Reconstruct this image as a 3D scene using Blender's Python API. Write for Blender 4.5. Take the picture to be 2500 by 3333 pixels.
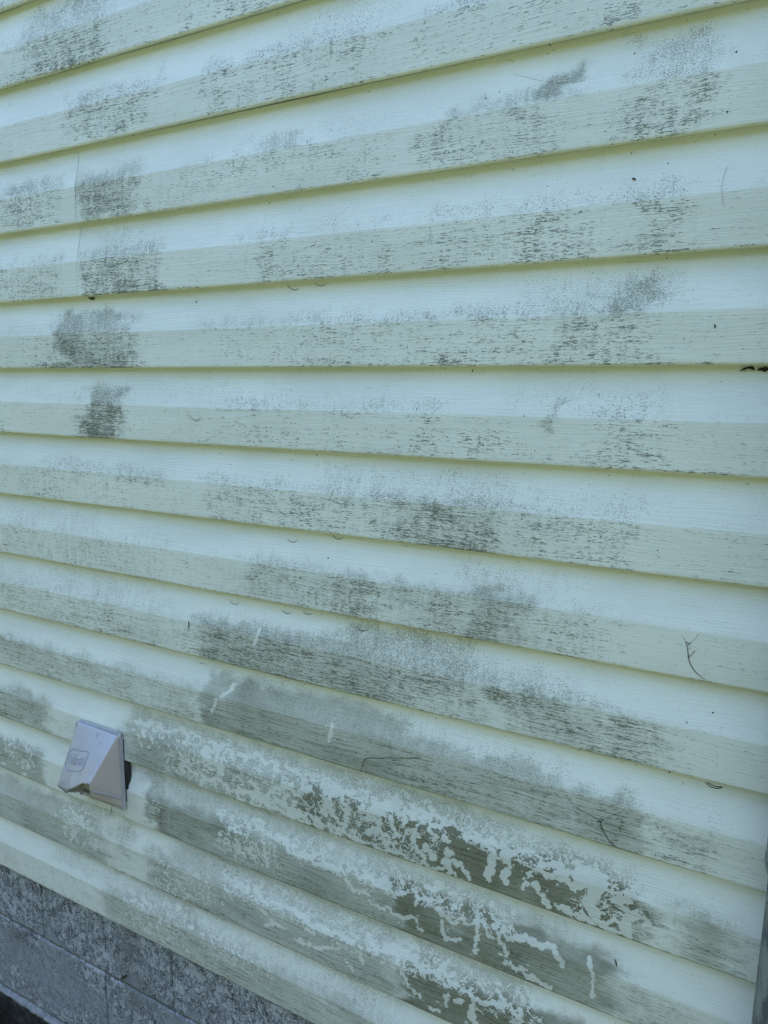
import bpy, bmesh, math, random
import numpy as np
from mathutils import Matrix, Vector

random.seed(7)
RNG = np.random.default_rng(11)
for o in list(bpy.data.objects):
    bpy.data.objects.remove(o, do_unlink=True)
SC = bpy.context.scene
COL = SC.collection

# ------------------------------------------------------------------ camera
# wall plane is y = 0 (outermost edge of the siding), the wall faces -y
FOCAL, YAW, PITCH, ROLL, DIST = 2346.5, 0.49618, 0.16521, 0.01324, 0.9239
ZB = 0.43                       # bottom edge of the siding above the soil
H = 0.127                       # one siding course (5 inch)
CAM = np.array([0.0, -DIST, ZB + 1.1078])
FW = np.array([-math.sin(YAW)*math.cos(PITCH), math.cos(YAW)*math.cos(PITCH), -math.sin(PITCH)])
RT0 = np.array([math.cos(YAW), math.sin(YAW), 0.0])
UP0 = np.cross(RT0, FW)
RT = math.cos(ROLL)*RT0 + math.sin(ROLL)*UP0
UP = -math.sin(ROLL)*RT0 + math.cos(ROLL)*UP0
cam_data = bpy.data.cameras.new('camera')
cam_data.sensor_fit = 'HORIZONTAL'
cam_data.sensor_width = 36
cam_data.lens = FOCAL/2500*36
cam_data.clip_start = 0.01
cam_data.clip_end = 5000
cam = bpy.data.objects.new('camera', cam_data)
COL.objects.link(cam)
M = Matrix.Identity(4)
for i in range(3):
    M[i][0], M[i][1], M[i][2], M[i][3] = RT[i], UP[i], -FW[i], CAM[i]
cam.matrix_world = M
SC.camera = cam

# ------------------------------------------------------------------ sky, sun, exposure
SUN_ELEV, SUN_AZ = math.radians(52), math.radians(20)   # sun stands behind the house: this wall is in open shade
world = bpy.data.worlds.new('World')
SC.world = world
world.use_nodes = True
wn = world.node_tree.nodes
wn.clear()
sky = wn.new('ShaderNodeTexSky')
sky.sky_type = 'NISHITA'
sky.sun_disc = False
sky.sun_elevation = SUN_ELEV
sky.sun_rotation = SUN_AZ
sky.dust_density = 1.0
bg = wn.new('ShaderNodeBackground')
bg.inputs['Strength'].default_value = 0.10
wo = wn.new('ShaderNodeOutputWorld')
world.node_tree.links.new(sky.outputs[0], bg.inputs[0])
world.node_tree.links.new(bg.outputs[0], wo.inputs[0])
sun_data = bpy.data.lights.new('sun', 'SUN')
sun_data.energy = 3.0
sun_data.angle = math.radians(0.55)
sun_data.color = (1.0, 0.95, 0.86)
sun = bpy.data.objects.new('sun', sun_data)
COL.objects.link(sun)
sd = Vector((math.sin(SUN_AZ)*math.cos(SUN_ELEV), math.cos(SUN_AZ)*math.cos(SUN_ELEV), math.sin(SUN_ELEV)))
sun.rotation_euler = sd.to_track_quat('Z', 'Y').to_euler()
sun.location = (0, 6, 8)
SC.view_settings.view_transform = 'Standard'
SC.view_settings.look = 'None'
SC.view_settings.gamma = 1
SC.view_settings.exposure = 3.08

# ------------------------------------------------------------------ pixel <-> wall helpers
def ray(px, py):
    return FW + (px-1250)/FOCAL*RT - (py-1666.5)/FOCAL*UP
def hit(px, py, y=0.0):
    d = ray(px, py); t = (y-CAM[1])/d[1]
    return CAM + d*t
def x_at(px, z, y=0.0):
    """wall x where image column px crosses the height z"""
    a = FOCAL*RT - (px-1250)*FW
    return -(a[1]*(y-CAM[1]) + a[2]*(z-CAM[2]))/a[0]

def smooth(a, b, x):
    t = np.clip((x-a)/(b-a), 0, 1)
    return t*t*(3-2*t)
_perm = np.random.default_rng(3).random((256, 256))
def vnoise(x, y):
    x = np.asarray(x, float); y = np.asarray(y, float)
    xi = np.floor(x).astype(int); yi = np.floor(y).astype(int)
    fx = x-xi; fy = y-yi
    fx = fx*fx*(3-2*fx); fy = fy*fy*(3-2*fy)
    g = lambda i, j: _perm[i & 255, j & 255]
    return (g(xi, yi)*(1-fx)+g(xi+1, yi)*fx)*(1-fy)+(g(xi, yi+1)*(1-fx)+g(xi+1, yi+1)*fx)*fy
def fbm(x, y, n=3):
    s = 0; a = .5; t = 0
    for i in range(n):
        s = s+a*vnoise(x*2**i+17*i, y*2**i+31*i); t += a; a *= .55
    return s/t

# ------------------------------------------------------------------ object helpers
def link(name, mesh, mat=None, parent=None, smooth_shade=False):
    if mat and not mesh.materials:
        mesh.materials.append(mat)
    if smooth_shade:
        mesh.polygons.foreach_set('use_smooth', [True]*len(mesh.polygons))
    o = bpy.data.objects.new(name, mesh)
    COL.objects.link(o)
    if parent:
        o.parent = parent
        o.matrix_parent_inverse = Matrix.Translation(parent.location).inverted()
    return o
def tag(o, label=None, cat=None, group=None, kind=None):
    if label: o['label'] = label
    if cat: o['category'] = cat
    if group: o['group'] = group
    if kind: o['kind'] = kind
    return o
def empty(name, loc, label, cat, group=None):
    o = bpy.data.objects.new(name, None)
    o.empty_display_size = .05
    COL.objects.link(o)
    o.location = loc
    return tag(o, label, cat, group)
def mesh_from(verts, faces, name='m'):
    me = bpy.data.meshes.new(name)
    me.from_pydata([tuple(map(float, v)) for v in verts], [], faces)
    me.update()
    return me
def bm_mesh(bm, name='m'):
    me = bpy.data.meshes.new(name)
    bmesh.ops.recalc_face_normals(bm, faces=bm.faces)
    bm.to_mesh(me); bm.free()
    return me
def grid_mesh(V, name='g'):
    """V: rows x cols x 3 array -> quad grid"""
    r, c, _ = V.shape
    me = bpy.data.meshes.new(name)
    n = (r-1)*(c-1)
    idx = np.arange(r*c).reshape(r, c)
    q = np.stack([idx[:-1, :-1], idx[:-1, 1:], idx[1:, 1:], idx[1:, :-1]], -1).reshape(-1, 4)
    me.vertices.add(r*c); me.loops.add(n*4); me.polygons.add(n)
    me.vertices.foreach_set('co', V.reshape(-1).astype(np.float32))
    me.loops.foreach_set('vertex_index', q.reshape(-1).astype(np.int32))
    me.polygons.foreach_set('loop_start', (np.arange(n)*4).astype(np.int32))
    me.polygons.foreach_set('loop_total', np.full(n, 4, np.int32))
    me.polygons.foreach_set('use_smooth', np.ones(n, bool))
    me.update(); me.validate()
    return me
def tube_mesh(pts, radii, sides=6, name='t'):
    pts = [Vector(p) for p in pts]
    verts, faces = [], []
    n = len(pts)
    for i, p in enumerate(pts):
        d = (pts[min(i+1, n-1)]-pts[max(i-1, 0)]).normalized()
        a = d.cross(Vector((.31, -.8, .5))).normalized(); b = d.cross(a)
        for s in range(sides):
            t = 2*math.pi*s/sides
            verts.append(p+(a*math.cos(t)+b*math.sin(t))*radii[i])
    for i in range(n-1):
        for s in range(sides):
            faces.append((i*sides+s, i*sides+(s+1) % sides, (i+1)*sides+(s+1) % sides, (i+1)*sides+s))
    faces.append(tuple(range(sides))[::-1]); faces.append(tuple(range((n-1)*sides, n*sides)))
    return mesh_from(verts, faces, name)

# ------------------------------------------------------------------ node helpers
class NT:
    def __init__(self, name):
        self.mat = bpy.data.materials.new(name)
        self.mat.use_nodes = True
        self.t = self.mat.node_tree
        self.b = self.t.nodes['Principled BSDF']
    def set(self, sock, v):
        if hasattr(v, 'links') or isinstance(v, bpy.types.NodeSocket):
            self.t.links.new(v, sock)
        elif isinstance(v, (tuple, list)) and len(v) == 3 and sock.type == 'RGBA':
            sock.default_value = (*v, 1)
        else:
            sock.default_value = v
    def n(self, typ, **kw):
        return self.t.nodes.new(typ)
    def m(self, op, a, b=None, c=None, clamp=False):
        x = self.n('ShaderNodeMath'); x.operation = op; x.use_clamp = clamp
        self.set(x.inputs[0], a)
        if b is not None: self.set(x.inputs[1], b)
        if c is not None: self.set(x.inputs[2], c)
        return x.outputs[0]
    def vec(self, x, y, z):
        c = self.n('ShaderNodeCombineXYZ')
        for i, v in enumerate((x, y, z)): self.set(c.inputs[i], v)
        return c.outputs[0]
    def sep(self, v):
        s = self.n('ShaderNodeSeparateXYZ'); self.set(s.inputs[0], v)
        return s.outputs
    def noise(self, v, scale=1, detail=2, rough=.5, out=0, dist=0):
        x = self.n('ShaderNodeTexNoise')
        self.set(x.inputs['Vector'], v); self.set(x.inputs['Scale'], scale)
        x.inputs['Detail'].default_value = detail; x.inputs['Roughness'].default_value = rough
        x.inputs['Distortion'].default_value = dist
        return x.outputs[out]
    def voro(self, v, scale=1, feature='F1', out='Distance'):
        x = self.n('ShaderNodeTexVoronoi'); x.feature = feature
        self.set(x.inputs['Vector'], v); x.inputs['Scale'].default_value = scale
        return x.outputs[out]
    def step(self, a, b, x):
        r = self.n('ShaderNodeMapRange'); r.interpolation_type = 'SMOOTHSTEP'
        self.set(r.inputs['Value'], x); self.set(r.inputs['From Min'], a); self.set(r.inputs['From Max'], b)
        return r.outputs[0]
    def mix(self, f, a, b):
        x = self.n('ShaderNodeMix'); x.data_type = 'RGBA'
        self.set(x.inputs['Factor'], f); self.set(x.inputs[6], a); self.set(x.inputs[7], b)
        return x.outputs[2]
    def bump(self, h, strength, dist, normal=None):
        x = self.n('ShaderNodeBump'); x.inputs['Strength'].default_value = strength
        x.inputs['Distance'].default_value = dist
        self.set(x.inputs['Height'], h)
        if normal is not None: self.set(x.inputs['Normal'], normal)
        return x.outputs[0]
    def pos(self):
        return self.n('ShaderNodeNewGeometry').outputs['Position']
    def out(self, color=None, rough=None, normal=None, metal=None, spec=None):
        for k, v in (('Base Color', color), ('Roughness', rough), ('Normal', normal), ('Metallic', metal), ('Specular IOR Level', spec)):
            if v is not None: self.set(self.b.inputs[k], v)
        return self.mat

def plain(name, c, rough=.6, var=.25, scale=60, metal=0):
    t = NT(name); p = t.pos()
    n = t.noise(p, scale, 3)
    d = tuple(x*(1-var) for x in c); l = tuple(min(1, x*(1+var)) for x in c)
    return t.out(t.mix(n, d, l), rough, t.bump(n, .3, .001), metal)

# ------------------------------------------------------------------ siding material
def siding_material():
    t = NT('cream_vinyl_siding')
    oi = t.n('ShaderNodeObjectInfo')
    rnd = t.m('MULTIPLY', oi.outputs['Random'], 37.0)
    x, y, z = t.sep(t.pos())[:3]
    at = t.n('ShaderNodeAttribute'); at.attribute_name = 'stain'
    sc = t.n('ShaderNodeSeparateColor'); t.set(sc.inputs[0], at.outputs['Color'])
    R, G, B = sc.outputs[0], sc.outputs[1], sc.outputs[2]
    V = at.outputs['Alpha']
    warp = t.m('SUBTRACT', t.noise(t.vec(t.m('MULTIPLY', x, 7), rnd, t.m('MULTIPLY', z, 22)), 1, 2), .5)
    zw = t.m('ADD', z, t.m('MULTIPLY', warp, .016))
    def an(sx, sz, detail=2, rough=.55, zz=zw):
        return t.noise(t.vec(t.m('MULTIPLY', x, sx), rnd, t.m('MULTIPLY', zz, sz)), 1, detail, rough)
    dash = t.m('ADD', t.m('MULTIPLY', an(125, 900, 1), .55), t.m('MULTIPLY', an(330, 1400, 1), .45))
    line = an(16, 520, 3)
    colm = an(120, 34, 2, zz=z)
    fine = an(760, 900, 1, zz=z)
    blot = an(34, 60, 3, zz=z)
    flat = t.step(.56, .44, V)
    Sf = t.m('ADD', t.m('MULTIPLY', dash, .66), t.m('ADD', t.m('MULTIPLY', line, .20), t.m('MULTIPLY', colm, .14)))
    Ss = t.m('ADD', t.m('MULTIPLY', fine, .68), t.m('ADD', t.m('MULTIPLY', dash, .18), t.m('MULTIPLY', colm, .14)))
    S = t.n('ShaderNodeMix'); t.set(S.inputs[0], flat); t.set(S.inputs[2], Ss); t.set(S.inputs[3], Sf)
    S = S.outputs[0]
    # trails: clean snail tracks through the film
    ragged = t.m('ADD', B, t.m('ADD', t.m('MULTIPLY', t.m('SUBTRACT', an(420, 420, 2, zz=z), .5), .95), t.m('MULTIPLY', t.m('SUBTRACT', an(800, 800, 1, zz=z), .5), .5)))
    trail = t.step(.40, .50, ragged)
    cn = t.m('ABSOLUTE', t.m('SUBTRACT', t.noise(t.vec(t.m('MULTIPLY', x, 58), rnd, t.m('MULTIPLY', z, 58)), 1, 3, .62, 0, .5), .5))
    zone = t.step(.10, .24, B)
    worm = t.m('MULTIPLY', t.step(.034, .018, t.m('ADD', cn, t.m('MULTIPLY', t.m('SUBTRACT', fine, .5), .04))), zone)
    trail = t.m('MAXIMUM', trail, worm)
    keep = t.m('SUBTRACT', 1, t.m('MULTIPLY', trail, .82))
    Rj = t.m('MULTIPLY', R, t.m('ADD', .55, t.m('MULTIPLY', blot, .9)))
    thr = t.m('SUBTRACT', .655, t.m('MULTIPLY', Rj, .185))
    speck = t.step(thr, t.m('ADD', thr, .055), S)
    speck = t.m('MULTIPLY', t.m('MULTIPLY', speck, keep), t.m('ADD', .56, t.m('MULTIPLY', flat, .22)))
    gn = t.m('ADD', t.m('MULTIPLY', fine, .4), t.m('ADD', t.m('MULTIPLY', blot, .35), t.m('MULTIPLY', colm, .25)))
    Ge = t.m('ADD', G, t.m('MULTIPLY', t.m('MULTIPLY', R, R), .22))
    cov = t.step(-.02, .46, t.m('ADD', Ge, t.m('ADD', t.m('MULTIPLY', t.m('SUBTRACT', gn, .5), .8), t.m('MULTIPLY', t.m('SUBTRACT', S, .5), 2.6))))
    veil = t.m('MULTIPLY', t.m('MULTIPLY', cov, t.m('ADD', .10, t.m('MULTIPLY', Ge, .85))), t.m('MULTIPLY', keep, t.step(.0, .12, Ge)), clamp=True)
    gl = t.step(.47, .60, t.m('ADD', t.m('MULTIPLY', line, .6), t.m('MULTIPLY', dash, .4)))
    glv = t.m('MULTIPLY', t.m('MULTIPLY', gl, veil), t.m('ADD', t.m('MULTIPLY', flat, .50), .12))
    # clean vinyl, faintly chalked
    chalk = an(5, 14, 3, zz=z)
    base = t.mix(t.step(.3, .7, chalk), (.68, .70, .615), (.755, .775, .69))
    base = t.mix(t.m('MULTIPLY', t.step(.57, .70, t.m('ADD', t.m('MULTIPLY', line, .6), t.m('MULTIPLY', dash, .4))), t.m('MULTIPLY', t.m('ADD', flat, .25), .42)), base, (.36, .38, .29))
    vcol = t.mix(t.step(.55, .95, t.m('ADD', G, t.m('MULTIPLY', t.m('SUBTRACT', an(9, 16, 2, zz=z), .5), .8))), (.31, .32, .235), (.19, .19, .125))
    # flat faces tinted darker: thin soiling, and weaker skylight than the slopes painted in
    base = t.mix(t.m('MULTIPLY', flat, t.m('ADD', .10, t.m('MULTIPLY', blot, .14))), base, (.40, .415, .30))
    c = t.mix(veil, base, vcol)
    c = t.mix(glv, c, (.09, .095, .06))
    scol = t.mix(blot, (.062, .068, .038), (.10, .106, .068))
    c = t.mix(speck, c, scol)
    # stray dots everywhere
    vd = t.voro(t.vec(t.m('MULTIPLY', x, 34), rnd, t.m('MULTIPLY', z, 34)), 1)
    vr = t.voro(t.vec(t.m('MULTIPLY', x, 34), rnd, t.m('MULTIPLY', z, 34)), 1, 'F1', 'Color')
    sr = t.sep(vr)
    dots = t.m('MULTIPLY', t.step(.035, .02, vd), t.m('GREATER_THAN', sr[0], .55))
    c = t.mix(dots, c, (.035, .035, .025))
    hgt = t.m('ADD', t.m('MULTIPLY', line, .7), t.m('ADD', t.m('MULTIPLY', dash, .25), t.m('MULTIPLY', fine, .12)))
    b1 = t.bump(hgt, .75, .0013)
    rough = t.m('ADD', .46, t.m('MULTIPLY', veil, .35))
    return t.out(c, rough, b1, spec=.38)
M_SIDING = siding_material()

# ------------------------------------------------------------------ stain layout on the siding
# (course, image column from, to, height-in-course from, to, speckle, film) - courses counted from the top edge in view
ST = []
def S(k, a, b, v0, v1, r, g=0.0, soft=.02):
    ST.append((k, a, b, v0, v1, r, g, soft))
S(0, -200, 150, 0, .5, .5); S(0, 150, 900, 0, .5, .45)
S(1, 70, 350, .02, .85, .72, .14); S(1, -60, 520, .0, .62, .42); S(1, 560, 1000, .0, .40, .55); S(1, 1000, 2400, 0, .5, .45); S(1, 0, 330, 0, .14, .7)
S(2, 190, 515, .05, .66, .72, .08); S(2, -50, 190, .0, .5, .30); S(2, 620, 1260, .0, .56, .58); S(2, 640, 1150, .44, .60, .70, .06); S(2, 900, 1250, .5, .9, .35)
S(2, 1340, 1620, .42, .60, .62); S(2, 1250, 2100, .0, .50, .40); S(2, 1880, 2130, 0, .16, .80); S(2, 1880, 2400, 0, .45, .50)
S(3, -60, 205, .05, .50, .68); S(3, 20, 205, .42, .66, .80, .1); S(3, 246, 470, .05, .66, .84, .2); S(3, 440, 860, .02, .52, .52); S(3, 810, 1010, .42, .68, .70, .1); S(3, 850, 1300, .02, .55, .50)
S(3, 1040, 1300, .4, .74, .5); S(3, 1350, 1830, .0, .48, .66, .05); S(3, 1480, 1870, .44, .60, .80, .15); S(3, 1740, 1872, .48, .72, .95, .4, .008); S(3, 1840, 2050, .0, .5, .42); S(3, 2010, 2320, .05, .90, .68, .10, .03); S(3, 2000, 2320, 0, .1, .6)
S(4, -60, 235, .02, .60, .68); S(4, 263, 535, .03, .62, .74, .14, .008); S(4, 300, 500, .6, .9, .42); S(4, 560, 960, .0, .50, .36); S(4, 760, 960, .42, .60, .62); S(4, 800, 1320, .0, .52, .58); S(4, 1000, 1330, .45, .70, .45)
S(4, 1320, 1640, .42, .64, .60, .05); S(4, 1300, 2000, .02, .48, .58); S(4, 2020, 2250, .02, .64, .74, .12, .03); S(4, 1600, 2230, .48, .62, .50); S(4, 2230, 2420, 0, .4, .30)
S(5, 165, 435, .0, .80, .90, .30, .04); S(5, 120, 480, .0, .10, .9); S(5, -50, 170, .0, .60, .42); S(5, 420, 640, .0, .5, .30); S(5, 625, 1260, .44, .60, .66, .06); S(5, 690, 1300, .0, .50, .52)
S(5, 1200, 1940, .45, .60, .66, .06); S(5, 1250, 1800, .02, .46, .52); S(5, 1320, 1560, 0, .10, .8); S(5, 1940, 2190, .46, .78, .84, .28, .03); S(5, 1770, 2190, .0, .52, .70, .1); S(5, 2190, 2420, .0, .5, .26); S(5, 1650, 2100, .6, .9, .35)
S(6, 255, 415, .02, .74, .88, .26, .03); S(6, -60, 28, .0, .4, .62); S(6, 410, 700, .0, .5, .25); S(6, 670, 1300, .42, .60, .60); S(6, 640, 1300, .0, .30, .52); S(6, 1250, 1480, .42, .58, .60)
S(6, 1775, 1815, .34, .60, .95, .35, .008); S(6, 1860, 2170, .44, .62, .58); S(6, 1300, 1680, .0, .34, .56); S(6, 1880, 2200, .0, .50, .60, .04); S(6, 1480, 1900, .0, .46, .40); S(6, 1650, 2150, .55, .8, .40); S(6, 0, 1250, .5, .8, .3)
S(7, -60, 240, .0, .55, .48); S(7, 110, 560, .40, .60, .62, .05); S(7, 200, 660, .0, .42, .36); S(7, 650, 1300, .0, .58, .60, .08); S(7, 1230, 1650, .0, .58, .80, .20, .03); S(7, 1640, 2140, .0, .52, .58, .06); S(7, 1000, 1700, .5, .85, .45); S(7, 1700, 2130, .5, .75, .42)
S(8, -60, 540, .02, .58, .50, .10); S(8, -60, 560, .5, .82, .42); S(8, 540, 820, .0, .5, .34, .05); S(8, 790, 1280, .0, .56, .66, .18); S(8, 1240, 1540, .0, .55, .70, .22); S(8, 1500, 1715, .0, .62, .92, .36, .03); S(8, 1700, 1990, .0, .52, .64, .12); S(8, 1980, 2140, .0, .5, .46); S(8, 1450, 1900, .55, .85, .46)
S(9, -60, 560, .0, .60, .52, .18); S(9, -60, 520, .5, .90, .45); S(9, 540, 680, .0, .5, .40, .1); S(9, 640, 1300, .0, .62, .74, .40); S(9, 1100, 1600, .0, .92, .66, .24); S(9, 1430, 1530, .35, .62, .8, .4); S(9, 1575, 1670, .28, .64, .95, .42, .02); S(9, 1640, 1920, .0, .56, .70, .30); S(9, 1880, 2170, .0, .50, .76, .26, .03); S(9, 1640, 1900, .55, .80, .50)
S(10, -60, 200, .0, .55, .56, .34); S(10, 180, 660, .0, .54, .46, .30); S(10, 655, 1300, .0, .80, .52, .62, .015); S(10, 1240, 1870, .0, .60, .66, .55); S(10, 1820, 2090, .02, .56, .70, .60); S(10, 2130, 2320, .02, .42, .60, .24, .03); S(10, 1150, 1850, .55, .82, .5); S(10, 2200, 2340, .4, .75, .3)
S(11, -60, 165, .0, .60, .55, .46); S(11, 165, 300, .0, .3, .3, .1); S(11, 415, 1000, .0, .62, .50, .62); S(11, 420, 1700, .45, .86, .48, .45); S(11, 960, 2085, .0, .60, .58, .95, .018); S(11, 1600, 2060, .5, .74, .5, .5); S(11, 2190, 2400, .0, .54, .55, .55, .02)
S(12, -60, 150, .0, .60, .50, .58, .015); S(12, 505, 1300, .0, .58, .48, .66, .012); S(12, 520, 1300, .5, .95, .44, .36); S(12, 1250, 2010, .0, .66, .52, .84, .02); S(12, 1250, 1900, .55, .82, .44, .40); S(12, 2000, 2270, .0, .42, .46, .30, .03)
S(13, -60, 340, .0, .80, .46, .56, .03); S(13, 190, 345, .3, .98, .5, .42); S(13, 365, 440, .3, .98, .4, .35); S(13, 480, 1300, .0, .58, .48, .58); S(13, 540, 1300, .5, .98, .44, .40); S(13, 500, 570, .0, .55, .7, .5); S(13, 1300, 1950, .0, .66, .50, .82); S(13, 1300, 1750, .55, .9, .44, .4)
S(14, -60, 330, .0, .5, .22, .10); S(14, 330, 1200, .0, .60, .46, .42); S(14, 400, 640, .3, .95, .55, .28); S(14, 640, 1300, .5, .98, .40, .22); S(14, 680, 1300, .0, .5, .46, .50); S(14, 1300, 2000, 0, .5, .4, .5)
S(14, 150, 400, .6, .98, .4, .15); S(12, 420, 530, .75, 1., .6, .2); S(12, 560, 900, .88, 1., .75, .3); S(13, 560, 960, .90, 1., .75, .3); S(14, 330, 900, .90, 1., .7, .3)
S(12, 470, 530, .1, 1., .72, .34, .006)

# snail trails, drawn as wandering tracks into a fine map (1 mm cells)
TX0, TX1, TZ0, TZ1, TR = -1.62, .10, ZB-.005, ZB+H*6, .001
TM = np.zeros((int((TZ1-TZ0)/TR)+1, int((TX1-TX0)/TR)+1), np.float32)
def disc(x, z, r):
    n = int(r/TR)+3
    ix, iz = int((x-TX0)/TR), int((z-TZ0)/TR)
    i0, i1, j0, j1 = max(iz-n, 0), min(iz+n+1, TM.shape[0]), max(ix-n, 0), min(ix+n+1, TM.shape[1])
    if i0 >= i1 or j0 >= j1: return
    zz, xx = np.mgrid[i0:i1, j0:j1]
    d = np.hypot(TX0+xx*TR-x, TZ0+zz*TR-z)
    TM[i0:i1, j0:j1] = np.maximum(TM[i0:i1, j0:j1], smooth(r+.0022, r-.0018, d))
def wpos(px, k, v):
    z = ZB+(14-k)*H+v*H
    return x_at(px, z), z
def walk(x, z, ang, length, w, wig=.5, zlim=None, scal=True):
    s = 0; da = 0
    while s < length:
        da = .75*da+random.gauss(0, wig*.55)
        ang += da*.5
        stp = w*.25
        x += math.cos(ang)*stp; z += math.sin(ang)*stp*.9
        if zlim and (z < zlim[0] or z > zlim[1]): ang = -ang; z = min(max(z, zlim[0]), zlim[1])
        r = w*(.22+.34*random.random())
        o = random.choice((-1, 1))*w*.5*random.random() if scal else 0
        disc(x-math.sin(ang)*o, z+math.cos(ang)*o, r)
        s += stp
    return x, z
def path(k, pts, w, wig=.006, n=None, spread=.004):
    """a track through (px, v) points of course k"""
    P = [wpos(a, k, b) for a, b in pts]
    for (xa, za), (xb, zb) in zip(P, P[1:]):
        L = math.hypot(xb-xa, zb-za); m = max(2, int(L/(w*.22)))
        ph = random.random()*9
        for i in range(m):
            t = i/m
            wx = (fbm(ph+t*L*80, k+.3)-.5)*wig*2.6; wz = (fbm(k+.3, ph+t*L*95)-.5)*wig*3.2
            wm = .30+1.25*float(vnoise(ph*3+t*L*70, k*7.3))
            if wm < .48: continue
            X_, Z_ = xa+(xb-xa)*t+wx, za+(zb-za)*t+wz
            disc(X_+random.gauss(0, spread*.22), Z_+random.gauss(0, spread*.22), w*wm*(.24+.30*random.random()**1.5))
            if random.random() < .16:
                disc(X_+random.gauss(0, w*1.3), Z_+random.gauss(0, w*1.0), w*random.uniform(.12, .34))
def zl(k, a=.02, b=.9): return (ZB+(14-k)*H+a*H, ZB+(14-k)*H+b*H)
# dense grazing, eleventh course
for i in range(60):
    px = random.uniform(560, 1480); x, z = wpos(px, 11, random.uniform(.04, .72))
    walk(x, z, random.uniform(0, 6.3), random.uniform(.02, .09), random.uniform(.003, .006), .75, zl(11, .02, .82))
for i in range(14):
    px = random.uniform(1850, 2080); x, z = wpos(px, 11, random.uniform(.03, .62))
    walk(x, z, random.uniform(0, 6.3), random.uniform(.02, .06), random.uniform(.003, .006), .7, zl(11, .02, .66))
path(11, [(430, .70), (620, .74), (900, .70), (1200, .66), (1450, .66), (1600, .60), (1780, .58), (1960, .58), (2060, .46)], .0052, .008)
path(11, [(1080, .60), (1300, .62), (1560, .60), (1600, .66)], .0055, .010)
path(11, [(620, .22), (900, .10), (1250, .06), (1500, .05)], .0045, .008)
for a, v, b, u, w in [(1270, .5, 1290, .06, .008), (1350, .45, 1330, .1, .007), (1470, .25, 1540, .04, .007), (1610, .5, 1580, .08, .014), (1650, .5, 1640, .2, .015), (1720, .45, 1710, .15, .006), (1740, .3, 1790, .05, .008), (1940, .55, 1920, .1, .016), (2020, .5, 2030, .08, .008), (1830, .1, 2000, .06, .010), (1560, .56, 1640, .44, .006), (1700, .5, 1900, .42, .006)]:
    path(11, [(a, v), ((a+b)/2+random.uniform(-15, 15), (u+v)/2), (b, u)], w, .007)
# twelfth
path(12, [(820, .72), (960, .58), (1130, .52), (1180, .58), (1260, .50), (1330, .60), (1420, .56), (1480, .44), (1540, .50), (1610, .46)], .0046, .009)
path(12, [(900, .60), (1000, .50), (1110, .50)], .008, .008)
path(12, [(1610, .52), (1660, .50), (1720, .58), (1800, .54), (1840, .42)], .010, .007)
path(12, [(1620, .5), (1650, .25), (1640, .15), (1720, .12), (1780, .06)], .0045, .005)
path(12, [(1690, .13), (1760, .10), (1800, .06)], .007, .006)
path(12, [(1550, .72), (1552, .4), (1545, .08)], .0035, .003)
path(12, [(1915, .6), (1930, .3), (1925, .1)], .0035, .004)
path(12, [(1120, .48), (1170, .30), (1300, .22), (1380, .18)], .0045, .008)
path(12, [(860, .42), (870, .15)], .006, .004)
path(12, [(1440, .35), (1445, .15), (1500, .2)], .006, .006)
for i in range(26):
    px = random.uniform(700, 860); x, z = wpos(px, 12, random.uniform(.2, .66))
    walk(x, z, random.uniform(0, 6.3), random.uniform(.015, .045), random.uniform(.0014, .0026), .9, zl(12, .1, .7))
for i in range(22):
    px = random.uniform(900, 1700); x, z = wpos(px, 12, random.uniform(.5, .75))
    walk(x, z, random.uniform(0, 6.3), random.uniform(.01, .04), random.uniform(.002, .005), .9, zl(12, .4, .8))
# thirteenth
path(13, [(720, .72), (830, .62), (960, .60), (1050, .50), (1200, .62), (1330, .62), (1420, .60), (1520, .50), (1640, .56), (1700, .5)], .0065, .010)
path(13, [(1250, .66), (1320, .62), (1400, .58)], .012, .008)
path(13, [(820, .5), (900, .3), (1000, .2), (1100, .36), (1160, .1)], .004, .006)
path(13, [(1300, .5), (1340, .2), (1420, .1)], .005, .007)
path(13, [(1440, .5), (1450, .2)], .006, .005)
path(13, [(1540, .5), (1530, .2), (1600, .1)], .006, .007)
for i in range(36):
    px = random.uniform(700, 1750); x, z = wpos(px, 13, random.uniform(.25, .75))
    walk(x, z, random.uniform(0, 6.3), random.uniform(.01, .05), random.uniform(.0015, .0045), .9, zl(13, .1, .85))
for i in range(16):
    px = random.uniform(160, 330); x, z = wpos(px, 13, random.uniform(.2, .75))
    walk(x, z, random.uniform(-2.4, -.8), random.uniform(.015, .05), random.uniform(.0013, .0024), .6, zl(13, .05, .85))
path(13, [(225, .70), (245, .62), (262, .68), (258, .55), (285, .5)], .0035, .004)
for i in range(10):
    px = random.uniform(0, 140); x, z = wpos(px, 12, random.uniform(.05, .6))
    walk(x, z, random.uniform(0, 6.3), random.uniform(.01, .03), random.uniform(.002, .004), .9, zl(12, .02, .7))
for i in range(14):
    px = random.uniform(400, 620); x, z = wpos(px, 14, random.uniform(.2, .8))
    walk(x, z, random.uniform(0, 6.3), random.uniform(.01, .04), random.uniform(.0015, .004), .9, zl(14, .05, .9))
for i in range(30):
    px = random.uniform(430, 760); x, z = wpos(px, 11, random.uniform(.35, .8))
    walk(x, z, random.uniform(0, 6.3), random.uniform(.01, .05), random.uniform(.0014, .0028), .9, zl(11, .3, .9))
# single tracks higher up
path(10, [(757, .70), (740, .58), (705, .42), (690, .22)], .0042, .004)
path(10, [(1082, .56), (1074, .35)], .006, .003)
path(9, [(842, .58), (828, .34)], .004, .003)
path(8, [(905, .62), (895, .5)], .006, .003)

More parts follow.
